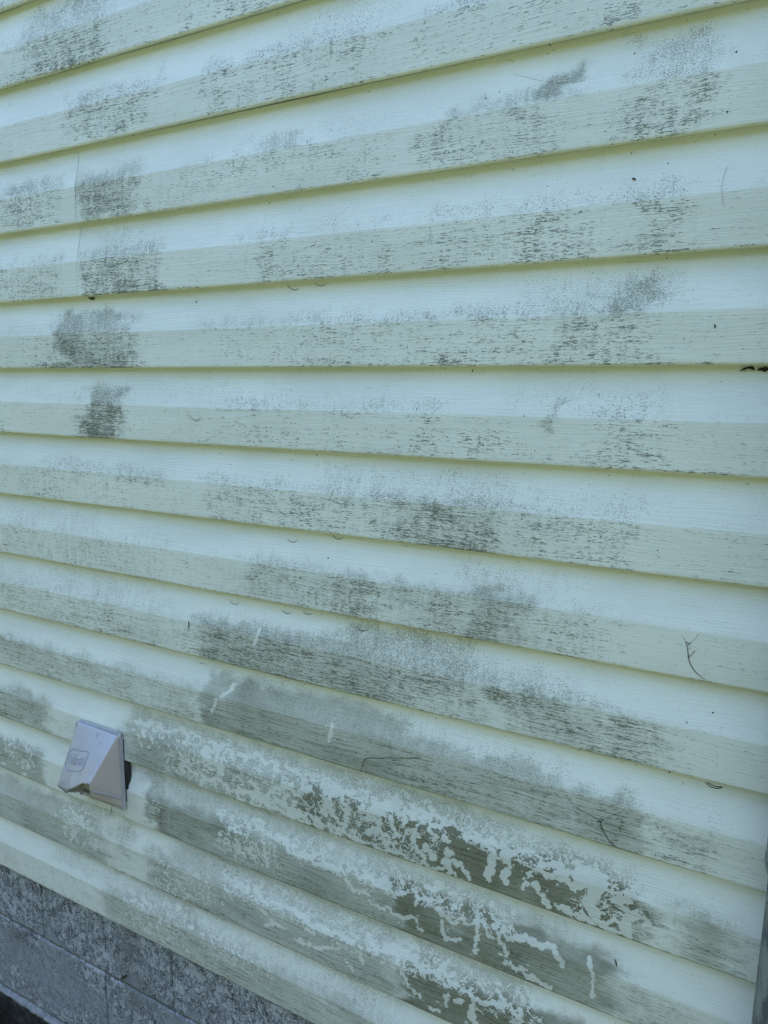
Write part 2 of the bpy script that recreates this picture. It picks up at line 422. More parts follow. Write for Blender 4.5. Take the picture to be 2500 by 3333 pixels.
def sample_trail(X, Z):
    fx = np.clip((X-TX0)/TR, 0, TM.shape[1]-1.01); fz = np.clip((Z-TZ0)/TR, 0, TM.shape[0]-1.01)
    i, j = fz.astype(int), fx.astype(int); a, b = fz-i, fx-j
    v = (TM[i, j]*(1-b)+TM[i, j+1]*b)*(1-a)+(TM[i+1, j]*(1-b)+TM[i+1, j+1]*b)*a
    return np.where((Z > TZ1) | (X < TX0) | (X > TX1), 0, v)

# where thin tracks cross the film everywhere
ZONES = [(11, 540, 1420, .02, .8), (11, 1420, 2090, .45, .8), (11, 1850, 2090, .0, .5), (12, 690, 900, .1, .75), (12, 880, 1700, .48, .78), (13, 180, 330, .2, .8), (13, 700, 1750, .42, .8), (13, 500, 700, .0, .5), (14, 400, 620, .1, .8), (14, 650, 900, .3, .8), (12, 0, 140, .2, .7)]
def stain_attr(k, X, Vv):
    z0 = ZB+(14-k)*H
    Z = z0+Vv*H
    R = np.zeros_like(X); G = np.zeros_like(X)
    if 0 <= k <= 14:
        wx = (fbm(X*22+k*7, Vv*7+k*3)-.5)
        wv = (fbm(X*38+k*13, Vv*5+k*5, 4)-.5)
        for (kk, a, b, v0, v1, r, g, soft) in ST:
            if kk != k: continue
            xa, xb = x_at(a, z0+(v0+v1)/2*H), x_at(b, z0+(v0+v1)/2*H)
            xs = X+wx*(.03+soft*2)
            vs = Vv+wv*.26
            s2 = soft*1.9 if soft == .02 else soft*1.25
            m = smooth(xa-s2, xa+s2, xs)*smooth(xb+s2, xb-s2, xs)
            lo = smooth(v0-.06, v0+.05, vs) if v0 > .03 else 1.0
            hi = smooth(v1+.16, v1-.07, vs)
            m = m*lo*hi
            R = np.maximum(R, r*m); G = np.maximum(G, g*m)
        patch = fbm(X*11+k*19, Vv*2.3+k*11)
        R = R**.85*(.66+.68*patch); G = G*(.82+.5*patch)
        # mildew clinging to the lower edge, in patches
        edge = smooth(.075, .01, Vv)*smooth(.42, .68, fbm(X*9+k*31, k+.5+0*X))
        R = np.maximum(R, .85*edge)
        R = np.maximum(R, .26*smooth(.62, .45, Vv)+.10)
    else:
        patch = fbm(X*7+k*19, Vv*2+k*11)
        R = .62*smooth(.38, .7, patch)*smooth(.66, .5, Vv)+.15
    T = sample_trail(X, Z) if 8 <= k <= 14 else np.zeros_like(X)
    for (kk, a, b, v0, v1) in ZONES:
        if kk == k:
            xa, xb = x_at(a, z0+.5*H), x_at(b, z0+.5*H)
            m = smooth(xa-.03, xa+.03, X+wx*.08)*smooth(xb+.03, xb-.03, X+wx*.08)*smooth(v0-.1, v0+.06, Vv+wv*.3)*smooth(v1+.1, v1-.06, Vv+wv*.3)
            T = np.maximum(T, .27*m)
    return np.clip(R, 0, 1), np.clip(G, 0, 1), T

# ------------------------------------------------------------------ house wall: sheathing and siding planks
DEPTH = .0128
def face_offset(v):
    """outward offset of the siding face at height v in the course"""
    def slope(v):
        u = np.clip((v-.49)/.37, 0, 1)
        return np.where(v < .49, DEPTH+.0006-.0012*v/.49, (DEPTH-.0006)*(1-u))
    d = .028                                     # the bend at the top of the slope is rounded
    r = (slope(v-d)+2*slope(v-d/2)+2*slope(v)+2*slope(v+d/2)+slope(v+d))/8
    return np.where(v < .56, slope(v), r)
def surf_y(z):
    v = ((z-ZB)/H) % 1.0
    return -(float(face_offset(np.array(v)))-DEPTH)
def on_wall(px, py, off=.0):
    p = hit(px, py)
    for _ in range(6):
        p = hit(px, py, surf_y(p[2])-off)
    return Vector(p)

XL, XR = -2.35, .62
pxs = np.arange(-90, 2570, 5.0)
cols_fine = np.array([x_at(p, ZB+.45) for p in pxs])
cols = np.concatenate([np.linspace(XL, cols_fine[0]-.02, 24), cols_fine, np.linspace(cols_fine[-1]+.01, XR, 14)])

wall_top = ZB+(14+8)*H
house = empty('house_wall', (-.9, .05, ZB), 'cream lap siding wall streaked with grey green mildew above the block foundation', 'wall')
bm = bmesh.new()
bmesh.ops.create_cube(bm, size=1)
bmesh.ops.scale(bm, verts=bm.verts, vec=(XR-XL+.1, .12, wall_top-ZB-.02))
bmesh.ops.translate(bm, verts=bm.verts, vec=((XL+XR)/2, .019+.06, (wall_top+ZB)/2+.012))
link('sheathing', bm_mesh(bm, 'sheathing'), plain('grey_sheathing', (.18, .17, .15)), house)

def plank(k, x0, x1, lift=0.0, seam=None):
    z0 = ZB+(14-k)*H
    fine = 8 <= k <= 14
    nf, ns = (34, 36) if fine else (20, 20)
    if k < 0: nf, ns = 6, 8
    v = np.concatenate([np.linspace(.030, .475, nf), np.linspace(.486, .504, 4), np.linspace(.515, 1.03, ns)])
    o = face_offset(v)
    # soften the crease
    o = np.convolve(np.concatenate([o[:1], o, o[-1:]]), [.25, .5, .25], 'valid')
    pr_o = np.concatenate([[-.0004, -.0002, .0070, .0092, DEPTH-.0022, DEPTH-.0011, DEPTH-.0003, DEPTH+.0003], o])
    pr_v = np.concatenate([[.10, .030, .014, .002, .0005, .004, .010, .018], v])
    cx = cols[(cols > x0+.0015) & (cols < x1-.0015)]
    cx = np.concatenate([[x0], cx, [x1]])
    X, Vv = np.meshgrid(cx, pr_v)
    O = np.repeat(pr_o[:, None], len(cx), 1)
    wob = (fbm(cx*2.1+k*9.7, 0*cx+k*1.3)-.5)*.0022*H/.127
    wob2 = (fbm(cx*3.3+k*5.1, 0*cx+k*2.9+50)-.5)
    buckle = (fbm(X*3.0+k*4.7, Vv*1.2+k*8.1)-.5)*.0016
    Y = -(O-DEPTH)+buckle-lift
    Z = z0+Vv*H+wob[None, :]*smooth(1.0, .4, Vv)+0*wob2[None, :]
    me = grid_mesh(np.stack([X, Y, Z], -1), 'plank_mesh')
    R, G, B = stain_attr(k, X, np.clip(Vv, 0, 1.05))
    R[:6] *= .45
    if seam is not None:
        d = (X-seam)
        clean = smooth(-.045, -.012, d)*smooth(.004, .0, d) if lift else 0*X
        R = R*(1-.85*clean); G = G*(1-.85*clean)
    a = me.color_attributes.new('stain', 'FLOAT_COLOR', 'POINT')
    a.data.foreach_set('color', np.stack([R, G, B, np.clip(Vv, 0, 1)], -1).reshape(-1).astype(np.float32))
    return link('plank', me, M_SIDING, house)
SEAM = {3: -1.131, 4: -1.138}
for k in range(-7, 15):
    if k in SEAM:
        s = SEAM[k]
        plank(k, s-.03, XR, 0.0, s)
        plank(k, XL, s, .0006, s)
    else:
        plank(k, XL, XR)

# ------------------------------------------------------------------ foundation of painted blocks
def block_material():
    t = NT('flaking_grey_block_paint')
    p = t.pos(); x, y, z = t.sep(p)[:3]
    zr = t.m('SUBTRACT', z, ZB)
    big = t.noise(p, 7, 4, .55)
    crust = t.m('ADD', big, t.m('MULTIPLY', t.step(-.30, .02, zr), .16))
    wp = t.n('ShaderNodeVectorMath'); wp.operation = 'ADD'
    nz = t.n('ShaderNodeTexNoise'); t.set(nz.inputs['Vector'], p); nz.inputs['Scale'].default_value = 90; nz.inputs['Detail'].default_value = 3
    sc = t.n('ShaderNodeVectorMath'); sc.operation = 'SCALE'; t.set(sc.inputs[0], nz.outputs['Color']); sc.inputs[3].default_value = .022
    t.set(wp.inputs[0], p); t.set(wp.inputs[1], sc.outputs[0])
    q = wp.outputs[0]
    qx, qy, qz = t.sep(q)[:3]
    fl = t.vec(t.m('MULTIPLY', qx, 1.5), qy, t.m('MULTIPLY', qz, .8))
    edge = t.voro(fl, 120, 'DISTANCE_TO_EDGE')
    cell = t.sep(t.voro(fl, 120, 'F1', 'Color'))[0]
    fine = t.noise(p, 330, 4, .7)
    mid = t.noise(p, 60, 4, .6)
    mask = t.step(.50, .56, t.m('ADD', crust, t.m('MULTIPLY', t.m('SUBTRACT', mid, .5), .55)))
    crack = t.m('MULTIPLY', t.step(.085, .02, edge), mask)
    flake = t.m('MULTIPLY', mask, t.step(.15, .5, cell))
    smoothc = t.mix(t.step(.34, .66, t.m('ADD', t.m('MULTIPLY', fine, .65), t.m('MULTIPLY', mid, .35))), (.11, .118, .125), (.36, .37, .37))
    paint = t.mix(t.m('ADD', t.m('MULTIPLY', cell, .5), t.m('MULTIPLY', mid, .5)), (.28, .295, .295), (.50, .515, .515))
    paint = t.mix(t.m('MULTIPLY', t.step(.45, .65, fine), .5), paint, (.17, .18, .185))
    c = t.mix(flake, smoothc, paint)
    crk = t.m('MULTIPLY', crack, t.step(.40, .60, t.noise(p, 50, 3)))
    rn = t.m('ABSOLUTE', t.m('SUBTRACT', t.noise(t.vec(t.m('MULTIPLY', qx, 60), qy, t.m('MULTIPLY', qz, 24)), 1, 3, .6), .5))
    rcr = t.m('MULTIPLY', t.step(.016, .006, rn), t.m('MULTIPLY', mask, t.step(.48, .6, t.noise(p, 26, 3))))
    crk = t.m('MAXIMUM', crk, rcr)
    c = t.mix(crk, c, (.045, .048, .05))
    c = t.mix(t.m('MULTIPLY', t.step(.55, .75, t.noise(p, 5, 4)), .45), c, (.12, .12, .11))
    h = t.m('ADD', t.m('MULTIPLY', flake, 1.0), t.m('ADD', t.m('MULTIPLY', fine, .35), t.m('MULTIPLY', crk, -1.0)))
    return t.out(c, .85, t.bump(h, .9, .0022), spec=.25)
M_BLOCK = block_material()
def footing_material():
    t = NT('damp_mossy_concrete'); p = t.pos()
    a = t.noise(p, 30, 5, .65); b = t.noise(p, 260, 3, .6)
    c = t.mix(t.step(.4, .62, a), (.016, .018, .015), (.055, .06, .058))
    c = t.mix(t.step(.62, .75, b), c, (.12, .13, .13))
    return t.out(c, .9, t.bump(t.m('ADD', a, b), .9, .004), spec=.2)
M_FOOT = footing_material()
M_MORTAR = plain('grey_mortar', (.25, .26, .265), .9, .4, 180)

FY = .017                     # face of the blocks, set back behind the siding edge
found = empty('foundation_wall', (-.9, FY+.1, 0), 'grey block foundation with flaking paint below the cream siding', 'wall')
bm = bmesh.new(); bmesh.ops.create_cube(bm, size=1)
bmesh.ops.scale(bm, verts=bm.verts, vec=(XR-XL, .15, ZB+.02))
bmesh.ops.translate(bm, verts=bm.verts, vec=((XL+XR)/2, FY+.0045+.075, (ZB+.02)/2-.012))
link('mortar', bm_mesh(bm, 'mortar'), M_MORTAR, found)
J1, J2 = ZB-.160, ZB-.3635
BL, JW = .4065, .0034
def block(x0, x1, z0, z1):
    nx, nz = max(8, int((x1-x0)/.006)), max(6, int((z1-z0)/.006))
    xs = np.linspace(x0+JW/2, x1-JW/2, nx); zs = np.linspace(z0+JW/2, z1-JW/2, nz)
    xs = np.concatenate([[xs[0]], xs, [xs[-1]]]); zs = np.concatenate([[zs[0]], zs, [zs[-1]]])
    X, Z = np.meshgrid(xs, zs)
    n = (fbm(X*14, Z*14, 4)-.5)*.0034+(fbm(X*60+9, Z*60, 3)-.5)*.0022
    Y = FY-.0002+n
    ed = np.minimum(np.minimum(X-x0, x1-X), np.minimum(Z-z0, z1-Z))-JW/2
    Y = Y+.0011*np.exp(-ed/.0022)
    Y[0, :] = Y[-1, :] = FY+.03; Y[:, 0] = Y[:, -1] = FY+.03
    X = X+(fbm(X*50, Z*50+7)-.5)*.0016*(ed < .004); Z = Z+(fbm(X*45+3, Z*50)-.5)*.0024*(ed < .004)
    return link('block', grid_mesh(np.stack([X, Y, Z], -1), 'block_mesh'), M_BLOCK, found)
xa = -1.394
for row, (z0, z1, off) in enumerate([(J1, ZB+.03, 0), (J2, J1, BL/2)]):
    x = xa+off-BL*3
    while x < XR:
        a, b = max(x, XL), min(x+BL, XR)
        if b-a > .05: block(a, b, z0, z1)
        x += BL
# rough footing with a pale mortar fillet along its top
def strip(name, prof, mat, amp=.002, parent=found):
    xs = np.arange(XL, XR, .006)
    X, I = np.meshgrid(xs, np.arange(len(prof)))
    py = np.array([p[0] for p in prof])[I]; pz = np.array([p[1] for p in prof])[I]
    n = (fbm(X*40, I*1.7+3, 4)-.5)*amp*2; n2 = (fbm(X*9+5, I*.2+9, 4)-.5)*amp*2.4
    return link(name, grid_mesh(np.stack([X, py+n, pz+n2*.7+n*.5], -1), name), mat, parent)
strip('footing', [(FY+.03, J2-.004), (FY-.002, J2-.006), (FY-.005, J2-.010), (FY-.0065, J2-.02), (FY-.006, J2-.035), (FY-.005, J2-.05), (FY-.006, -.04)], M_FOOT, .003)
strip('mortar_fillet', [(FY+.006, J2+.001), (FY+.002, J2-.001), (FY-.004, J2-.002), (FY-.0080, J2-.0055), (FY-.0075, J2-.0095), (FY+.002, J2-.011)], plain('pale_mortar', (.22, .225, .22), .9, .75, 90), .0046)

# ------------------------------------------------------------------ ground
def ground_material(name, a, b, s):
    t = NT(name); p = t.pos()
    n = t.noise(p, s, 5, .65); n2 = t.noise(p, s*9, 4, .6)
    return t.out(t.mix(t.step(.35, .65, n), a, b), .95, t.bump(t.m('ADD', n, n2), .8, .02), spec=.1)
me = mesh_from([(-600, -600, -.012), (600, -600, -.012), (600, 600, -.012), (-600, 600, -.012)], [(0, 1, 2, 3)])
tag(link('ground', me, ground_material('lawn', (.055, .072, .03), (.10, .11, .055), 3)), kind='structure')
n = 60
X, Y = np.meshgrid(np.linspace(-2.6, .9, 180), np.linspace(-.75, .03, 50))
Z = (fbm(X*18, Y*18, 4)-.5)*.03*smooth(-.75, -.6, Y)+.0-.008*smooth(-.6, -.75, Y)
tag(link('soil', grid_mesh(np.stack([X, Y, Z], -1), 'soil'), ground_material('dark_soil', (.018, .015, .010), (.05, .04, .028), 22)), kind='structure')

# belt of trees added unseen behind the camera, to close off the low sky
def sky_block_trees():
    vs, fs, ms = [], [], []
    def quad(c, size):
        a = Vector((random.gauss(0, 1), random.gauss(0, 1), random.gauss(0, 1))).normalized()
        b = a.orthogonal().normalized(); d = a.cross(b)
        i = len(vs)
        for u, v in ((-1, -.6), (.2, -1), (1, .5), (-.3, 1)):
            vs.append(c+b*u*size+d*v*size)
        fs.append((i, i+1, i+2, i+3)); ms.append(0)
    for n in range(26):
        ang = math.radians(-176+n*6.9+random.uniform(-2, 2))
        dist = random.uniform(10, 14)
        cx, cy = -.6+dist*math.cos(ang), dist*math.sin(ang)
        hh = random.uniform(5.4, 7.8)*dist/11
        i = len(vs)
        for z, r in ((0, .16), (hh*.7, .05)):
            for q in range(6): vs.append(Vector((cx+r*math.cos(q*1.047), cy+r*math.sin(q*1.047), z-.02)))
        for q in range(6): fs.append((i+q, i+(q+1) % 6, i+6+(q+1) % 6, i+6+q)); ms.append(1)
        for q in range(900):
            u = Vector((random.gauss(0, 1), random.gauss(0, 1), random.gauss(0, 1))).normalized()*random.random()**.4
            quad(Vector((cx+u.x*1.9, cy+u.y*1.9, hh*.54+u.z*hh*.46)), random.uniform(.10, .22))
    me = mesh_from(vs, fs, 'sky_block_trees')
    me.materials.append(plain('green_foliage', (.068, .092, .032), .6, .4, 4)); me.materials.append(plain('grey_bark', (.12, .10, .08), .9, .3, 20))
    me.polygons.foreach_set('material_index', ms)
    tag(link('sky_block_trees', me), 'belt of green trees added out of view to block the low sky', 'trees', kind='stuff')
sky_block_trees()

# ------------------------------------------------------------------ dryer vent hood
def vent_material():
    t = NT('dull_grey_metal'); p = t.pos()
    n = t.noise(p, 45, 4, .6); f = t.noise(p, 500, 3, .6)
    c = t.mix(n, (.42, .41, .42), (.51, .50, .51))
    c = t.mix(t.m('MULTIPLY', t.step(.60, .70, t.noise(p, 90, 3)), .5), c, (.25, .26, .27))
    return t.out(c, t.m('ADD', .40, t.m('MULTIPLY', n, .2)), t.bump(t.m('ADD', n, t.m('MULTIPLY', f, .3)), .25, .0012), .3)
M_VENT = vent_material()
M_DARK = plain('black_rubber', (.015, .015, .016), .6, .4, 200)
xA, xB, xM = -1.1945, -1.0805, -1.1375
zT, zBt = ZB+.4395, ZB+.278
vent = empty('dryer_vent', (xM, 0, ZB+.36), 'dented grey metal dryer vent hood mounted on the lower siding', 'vent')
YF = -.006
# hood: front sheet as a patch from the top edge to the crumpled lower lip, plus two triangular cheeks
def lerp(a, b, t): return a+(b-a)*t
NU, NV = 29, 25
F_L = np.array([xA+.000, -.0680, ZB+.327])          # lower left corner of the front sheet
F_R = np.array([xB-.004, -.0800, ZB+.370])          # dented lower right corner
A_ = np.array([xA, YF-.004, zT]); B_ = np.array([xB, YF-.004, zT-.001])
V = np.zeros((NV, NU, 3))
for j in range(NV):
    b = j/(NV-1)
    for i in range(NU):
        a = i/(NU-1)
        p = lerp(lerp(A_, B_, a), lerp(F_L, F_R, a), b)
        p = p.copy()
        bulge = math.sin(math.pi*a)
        # the lower lip sags between the corners and is pushed in on the right
        p[2] -= .010*b**3*math.sin(math.pi*min(a*1.35, 1))
        p[2] -= .016*b**6*math.exp(-((a-.16)/.10)**2)
        p[1] += .012*b**3*math.exp(-((a-.16)/.13)**2)
        p[1] += .007*b**2*math.exp(-((a-.62)/.2)**2)
        p[1] += .0016*(vnoise(a*9, b*9)-.5)*b
        V[j, i] = p
front = mesh = grid_mesh(V, 'hood_front')
hood = link('hood', front, M_VENT, vent)
md = hood.modifiers.new('thick', 'SOLIDIFY'); md.thickness = .0008; md.offset = 0
F_R2 = np.array([xB-.010, -.0640, ZB+.335])         # the cheek hangs below the dented corner
_d = ray(298, 2597); _t = (F_R2[0]-CAM[0])/_d[0]; F_R2 = CAM+_d*_t
F_L2 = np.array([xA+.004, -.052, ZB+.306])
def cheek(side, name, mat):
    e = V[:, -1] if side > 0 else V[:, 0]
    ex = [lerp(e[-1], F_R2 if side > 0 else F_L2, q/7) for q in range(1, 8)]
    e = np.concatenate([e, ex])
    xw = xB if side > 0 else xA
    m = len(e); K = 16
    W = np.zeros((m, K, 3))
    for j in range(m):
        t = j/(m-1)
        w = np.array([xw+side*.0035, YF, lerp(zT, zBt+.003, t)])
        for i in range(K):
            s = i/(K-1)
            p = lerp(e[j], w, s)
            p[0] += side*.003*math.sin(math.pi*s)*t*(.4 if side > 0 else .3)
            if side > 0:
                p[0] -= .007*math.sin(math.pi*min(1, s*1.15))*max(0, (t-.82)/.18)**2
            p[2] += .003*(vnoise(j*.7, i*.9)-.5)*max(0, t-.85)*8
            W[j, i] = p
    o = link(name, grid_mesh(W, name), mat, vent)
    md = o.modifiers.new('thick', 'SOLIDIFY'); md.thickness = .0008; md.offset = 0
    return W
tt_ = NT('tan_reflection_metal'); _p = tt_.pos(); _n = tt_.noise(_p, 60, 4, .6)
M_TAN = tt_.out(tt_.mix(_n, (.50, .425, .38), (.58, .50, .45)), .5, tt_.bump(_n, .25, .0012), .12)  # warm reflection on the right cheek, put into its base colour
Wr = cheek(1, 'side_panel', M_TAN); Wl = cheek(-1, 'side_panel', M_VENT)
# rolled lower hem on the right cheek
hem = [tuple(Wr[-5, i]+np.array([.0012, -.001, .0])) for i in range(1, 15)]
link('rolled_hem', tube_mesh(hem, [.0012]+[.0021]*12+[.0014], 8), M_VENT, vent, True)
# wall flange: a bevelled frame with open centre
def box(bm, x0, x1, y0, y1, z0, z1, bev=.0012):
    r = bmesh.ops.create_cube(bm, size=1)
    vs = r['verts']
    bmesh.ops.scale(bm, verts=vs, vec=(x1-x0, y1-y0, z1-z0))
    bmesh.ops.translate(bm, verts=vs, vec=((x0+x1)/2, (y0+y1)/2, (z0+z1)/2))
    es = list({e for v in vs for e in v.link_edges})
    bmesh.ops.bevel(bm, geom=es, offset=bev, segments=2, affect='EDGES')
bm = bmesh.new(); box(bm, xB+.001, xB+.0055, -.012, -.001, zBt-.001, zT-.006, .002)
link('flange', bm_mesh(bm), M_VENT, vent, False)
bm = bmesh.new(); box(bm, xA-.0075, xA-.001, -.013, -.001, zBt-.001, zT-.002, .002)
link('flange', bm_mesh(bm), M_VENT, vent)
bm = bmesh.new(); box(bm, xA-.003, xB+.003, -.0085, -.0012, zT-.0035, zT+.0002, .0012)
link('flange', bm_mesh(bm), M_VENT, vent)
bm = bmesh.new(); box(bm, xA-.003, xB+.003, -.0085, -.0012, zBt-.001, zBt+.008, .0012)
link('flange', bm_mesh(bm), M_VENT, vent)
# dark gasket and collar behind the flange
bm = bmesh.new(); box(bm, xA+.004, xB+.0088, -.0022, .013, zBt+.012, zT-.010, .004)
link('gasket', bm_mesh(bm), M_DARK, vent)
ring = [(xM+math.cos(a)*.058+.006, .0045, ZB+.352+math.sin(a)*.058) for a in np.linspace(-1.0, 1.0, 16)]
link('duct_collar', tube_mesh(ring, [.0065]*16, 8), M_DARK, vent, True)
for dz in (.028, .055, .140):
    bm = bmesh.new(); bmesh.ops.create_uvsphere(bm, u_segments=10, v_segments=6, radius=.0017)
    bmesh.ops.translate(bm, verts=bm.verts, vec=(xB+.0050, -.0115, zBt+dz))
    link('rivet', bm_mesh(bm), M_VENT, vent, True)
# embossed panel and lettering on the front sheet
def front_pt(a, b, off):
    fi, fj = a*(NU-1), b*(NV-1); i, j = min(int(fi), NU-2), min(int(fj), NV-2); s, t = fi-i, fj-j
    p = lerp(lerp(V[j, i], V[j, i+1], s), lerp(V[j+1, i], V[j+1, i+1], s), t)
    n = np.cross(V[j, i+1]-V[j, i], V[j+1, i]-V[j, i]); n = n/np.linalg.norm(n)
    if n[1] > 0: n = -n
    return p+n*off
fr = []
a0, a1, b0, b1, rr = .04, .56, .42, .74, .07
for cx_, cy_, s0 in ((a1-rr, b0+rr, -90), (a1-rr, b1-rr, 0), (a0+rr, b1-rr, 90), (a0+rr, b0+rr, 180)):
    for q in range(6):
        an_ = math.radians(s0+q*18); fr.append((cx_+rr*math.cos(an_), cy_+rr*math.sin(an_)))
fr.append(fr[0])
dense = []
for (p, q), (r, s) in zip(fr, fr[1:]):
    for t in np.linspace(0, 1, 4, endpoint=False): dense.append((lerp(p, r, t), lerp(q, s, t)))
dense.append(dense[0])
M_GROOVE = plain('grey_metal_ridge', (.36, .37, .41), .5, .3, 200, .3)
link('embossed_border', tube_mesh([tuple(front_pt(a, b, .0006)) for a, b in dense], [.0011]*len(dense), 6), M_GROOVE, vent, True)
fc = bpy.data.curves.new('txt', 'FONT'); fc.body = 'deflecto'; fc.size = 1; fc.shear = .28; fc.extrude = .02; fc.resolution_u = 3
fo = bpy.data.objects.new('tmp_txt', fc); COL.objects.link(fo)
dg = bpy.context.evaluated_depsgraph_get(); dg.update()
tm = bpy.data.meshes.new_from_object(fo.evaluated_get(dg))
bpy.data.objects.remove(fo)
co = np.array([v.co[:] for v in tm.vertices])
w0, w1 = co[:, 0].min(), co[:, 0].max(); h0, h1 = co[:, 1].min(), co[:, 1].max(); zmx = co[:, 2].max()
for v, c in zip(tm.vertices, co):
    s = (c[0]-w0)/(w1-w0); tt = (c[1]-h0)/(h1-h0)
    v.co = Vector(front_pt(.085+s*.43, .65-tt*.17, .0005+.0006*(c[2] > 0)))
link('lettering', tm, M_GROOVE, vent)

# ------------------------------------------------------------------ downpipe at the right edge
def pipe_material():
    t = NT('weathered_grey_pipe'); p = t.pos(); x, y, z = t.sep(p)[:3]
    n = t.noise(t.vec(t.m('MULTIPLY', x, 50), t.m('MULTIPLY', y, 50), t.m('MULTIPLY', z, 22)), 1, 4, .6)
    f = t.noise(p, 160, 4, .6)
    c = t.mix(t.step(.38, .62, n), (.085, .10, .105), (.24, .255, .235))
    c = t.mix(t.step(.58, .68, f), c, (.06, .07, .07))
    c = t.mix(t.m('MULTIPLY', t.step(.56, .66, t.noise(p, 38, 3)), .6), c, (.21, .215, .155))
    return t.out(c, .55, t.bump(t.m('ADD', n, f), .5, .002), .15)
M_PIPE = pipe_material()
PR = .038
pipe_c = (.0348+PR+.0016, -.047)
pipe = empty('downpipe', (pipe_c[0], pipe_c[1], 0), 'weathered grey downpipe standing at the right edge of the siding', 'pipe')
def revolve(prof, seg=48, center=pipe_c):
    verts, faces = [], []
    for r, z in prof:
        for s in range(seg):
            a = 2*math.pi*s/seg
            verts.append((center[0]+r*math.cos(a), center[1]+r*math.sin(a), z))
    for i in range(len(prof)-1):
        for s in range(seg):
            faces.append((i*seg+s, i*seg+(s+1) % seg, (i+1)*seg+(s+1) % seg, (i+1)*seg+s))
    return mesh_from(verts, faces)
link('tube', revolve([(PR-.003, -.02), (PR, -.02)]+[(PR+random.uniform(-.0003, .0003), z) for z in np.linspace(0, wall_top, 60)]), M_PIPE, pipe, True)
zc0 = ZB+.571
link('collar', revolve([(PR-.0005, zc0-.006), (PR+.003, zc0), (PR+.0052, zc0+.008), (PR+.0054, zc0+.016), (PR+.0042, zc0+.019), (PR+.0046, zc0+.026), (PR+.0046, zc0+.06), (PR+.002, zc0+.064), (PR-.0005, zc0+.066)]), M_PIPE, pipe, True)
bm = bmesh.new(); box(bm, pipe_c[0]-.006, pipe_c[0]+.006, pipe_c[1]+PR-.004, .02, zc0+.10, zc0+.13, .001)
link('wall_bracket', bm_mesh(bm), M_PIPE, pipe)
bm = bmesh.new(); box(bm, pipe_c[0]-.006, pipe_c[0]+.006, pipe_c[1]+PR-.004, .02, zc0+1.10, zc0+1.13, .001)
link('wall_bracket', bm_mesh(bm), M_PIPE, pipe)

# ------------------------------------------------------------------ debris caught on the wall
M_DEB = plain('dry_brown_stem', (.026, .021, .013), .8, .4, 300)
M_BLK = plain('blackened_leaf', (.014, .013, .010), .8, .5, 300)
M_WEB = plain('grey_cobweb', (.16, .165, .15), .9, .3, 200)
M_STRAW = plain('dry_straw', (.10, .085, .045), .8, .3, 300)
def strand(name, pts, r, label, cat, group=None, mat=M_DEB, off=.0008, taper=True, lift=0.0):
    P = []
    n = len(pts)
    # Catmull-Rom through the image points, each laid on the siding face
    q = [np.array(p, float) for p in pts]
    q = [q[0]*2-q[1]]+q+[q[-1]*2-q[-2]]
    for i in range(1, len(q)-2):
        for t in np.linspace(0, 1, 5, endpoint=False):
            a, b, c, d = q[i-1], q[i], q[i+1], q[i+2]
            P.append(.5*((2*b)+(c-a)*t+(2*a-5*b+4*c-d)*t*t+(3*b-a-3*c+d)*t**3))
    P.append(q[-2])
    W = []
    for i, p in enumerate(P):
        s = i/(len(P)-1)
        W.append(on_wall(p[0], p[1], off+lift*math.sin(math.pi*s)))
    R = [r*(1-.6*abs(2*i/(len(P)-1)-1)**2 if taper else 1) for i in range(len(P))]
    c = sum(W, Vector())/len(W)
    me = tube_mesh([w-c for w in W], [q*.68 for q in R], 5)
    o = link(name, me, mat, None, True)
    o.location = c
    return tag(o, label, cat, group)
g = 'dry tendrils hanging under the siding edges'
strand('tendril', [(746, 1954), (757, 1965), (770, 1967), (778, 1961)], .0007, 'thin curled tendril nearest the vertical pine needle, below a siding edge', 'tendril', g)
strand('tendril', [(917, 1987), (928, 1995), (940, 1997), (948, 1994)], .0008, 'dark curled tendril right of the thin one, left of its short twin', 'tendril', g)
strand('tendril', [(985, 1990), (996, 1998), (1008, 2000), (1016, 1998)], .0008, 'short curled tendril, middle of three below one siding edge', 'tendril', g)
strand('tendril', [(1158, 2040), (1168, 2049), (1182, 2054), (1198, 2047)], .0009, 'thick dark curled tendril at the right end of the tendril row', 'tendril', g)
strand('tendril', [(1083, 1742), (1092, 1751), (1106, 1755), (1118, 1748)], .0009, 'bowed dark tendril hanging from the siding edge at mid wall', 'tendril', g)
strand('tendril', [(935, 1754), (947, 1763), (960, 1764), (968, 1757)], .0007, 'small curled tendril left of the bowed dark tendril', 'tendril', g)
strand('tendril', [(1025, 921), (1036, 929), (1050, 930), (1062, 923)], .0007, 'curled tendril high on the wall, right of a forked scrap', 'tendril', g)
strand('tendril', [(934, 927), (948, 940), (962, 944), (972, 938)], .0008, 'forked scrap of tendril just left of the high curled one', 'tendril', g)
strand('tendril', [(610, 1343), (622, 1360), (640, 1369), (655, 1360)], .0005, 'faint arc of dry root on a flat board face left of centre', 'tendril', g)
strand('tendril', [(648, 2155), (656, 2160), (666, 2160)], .0006, 'tiny curled root under a siding edge, above and right of the vent', 'tendril', g)
strand('pine_needle', [(613, 2021), (615, 2034), (613, 2047)], .0016, 'dark vertical pine needle stuck on the siding left of centre', 'needle')
strand('root_thread', [(1173, 2511), (1180, 2492), (1190, 2470), (1210, 2467), (1245, 2469), (1262, 2464), (1300, 2468), (1371, 2467)], .0006, 'thin bent dark thread lying across the stained lower siding', 'thread', taper=False)
tw = strand('twig', [(1955, 2672), (1958, 2695), (1972, 2720), (1985, 2738), (2010, 2760)], .0008, 'thin forked dry twig on the lower right siding', 'twig')
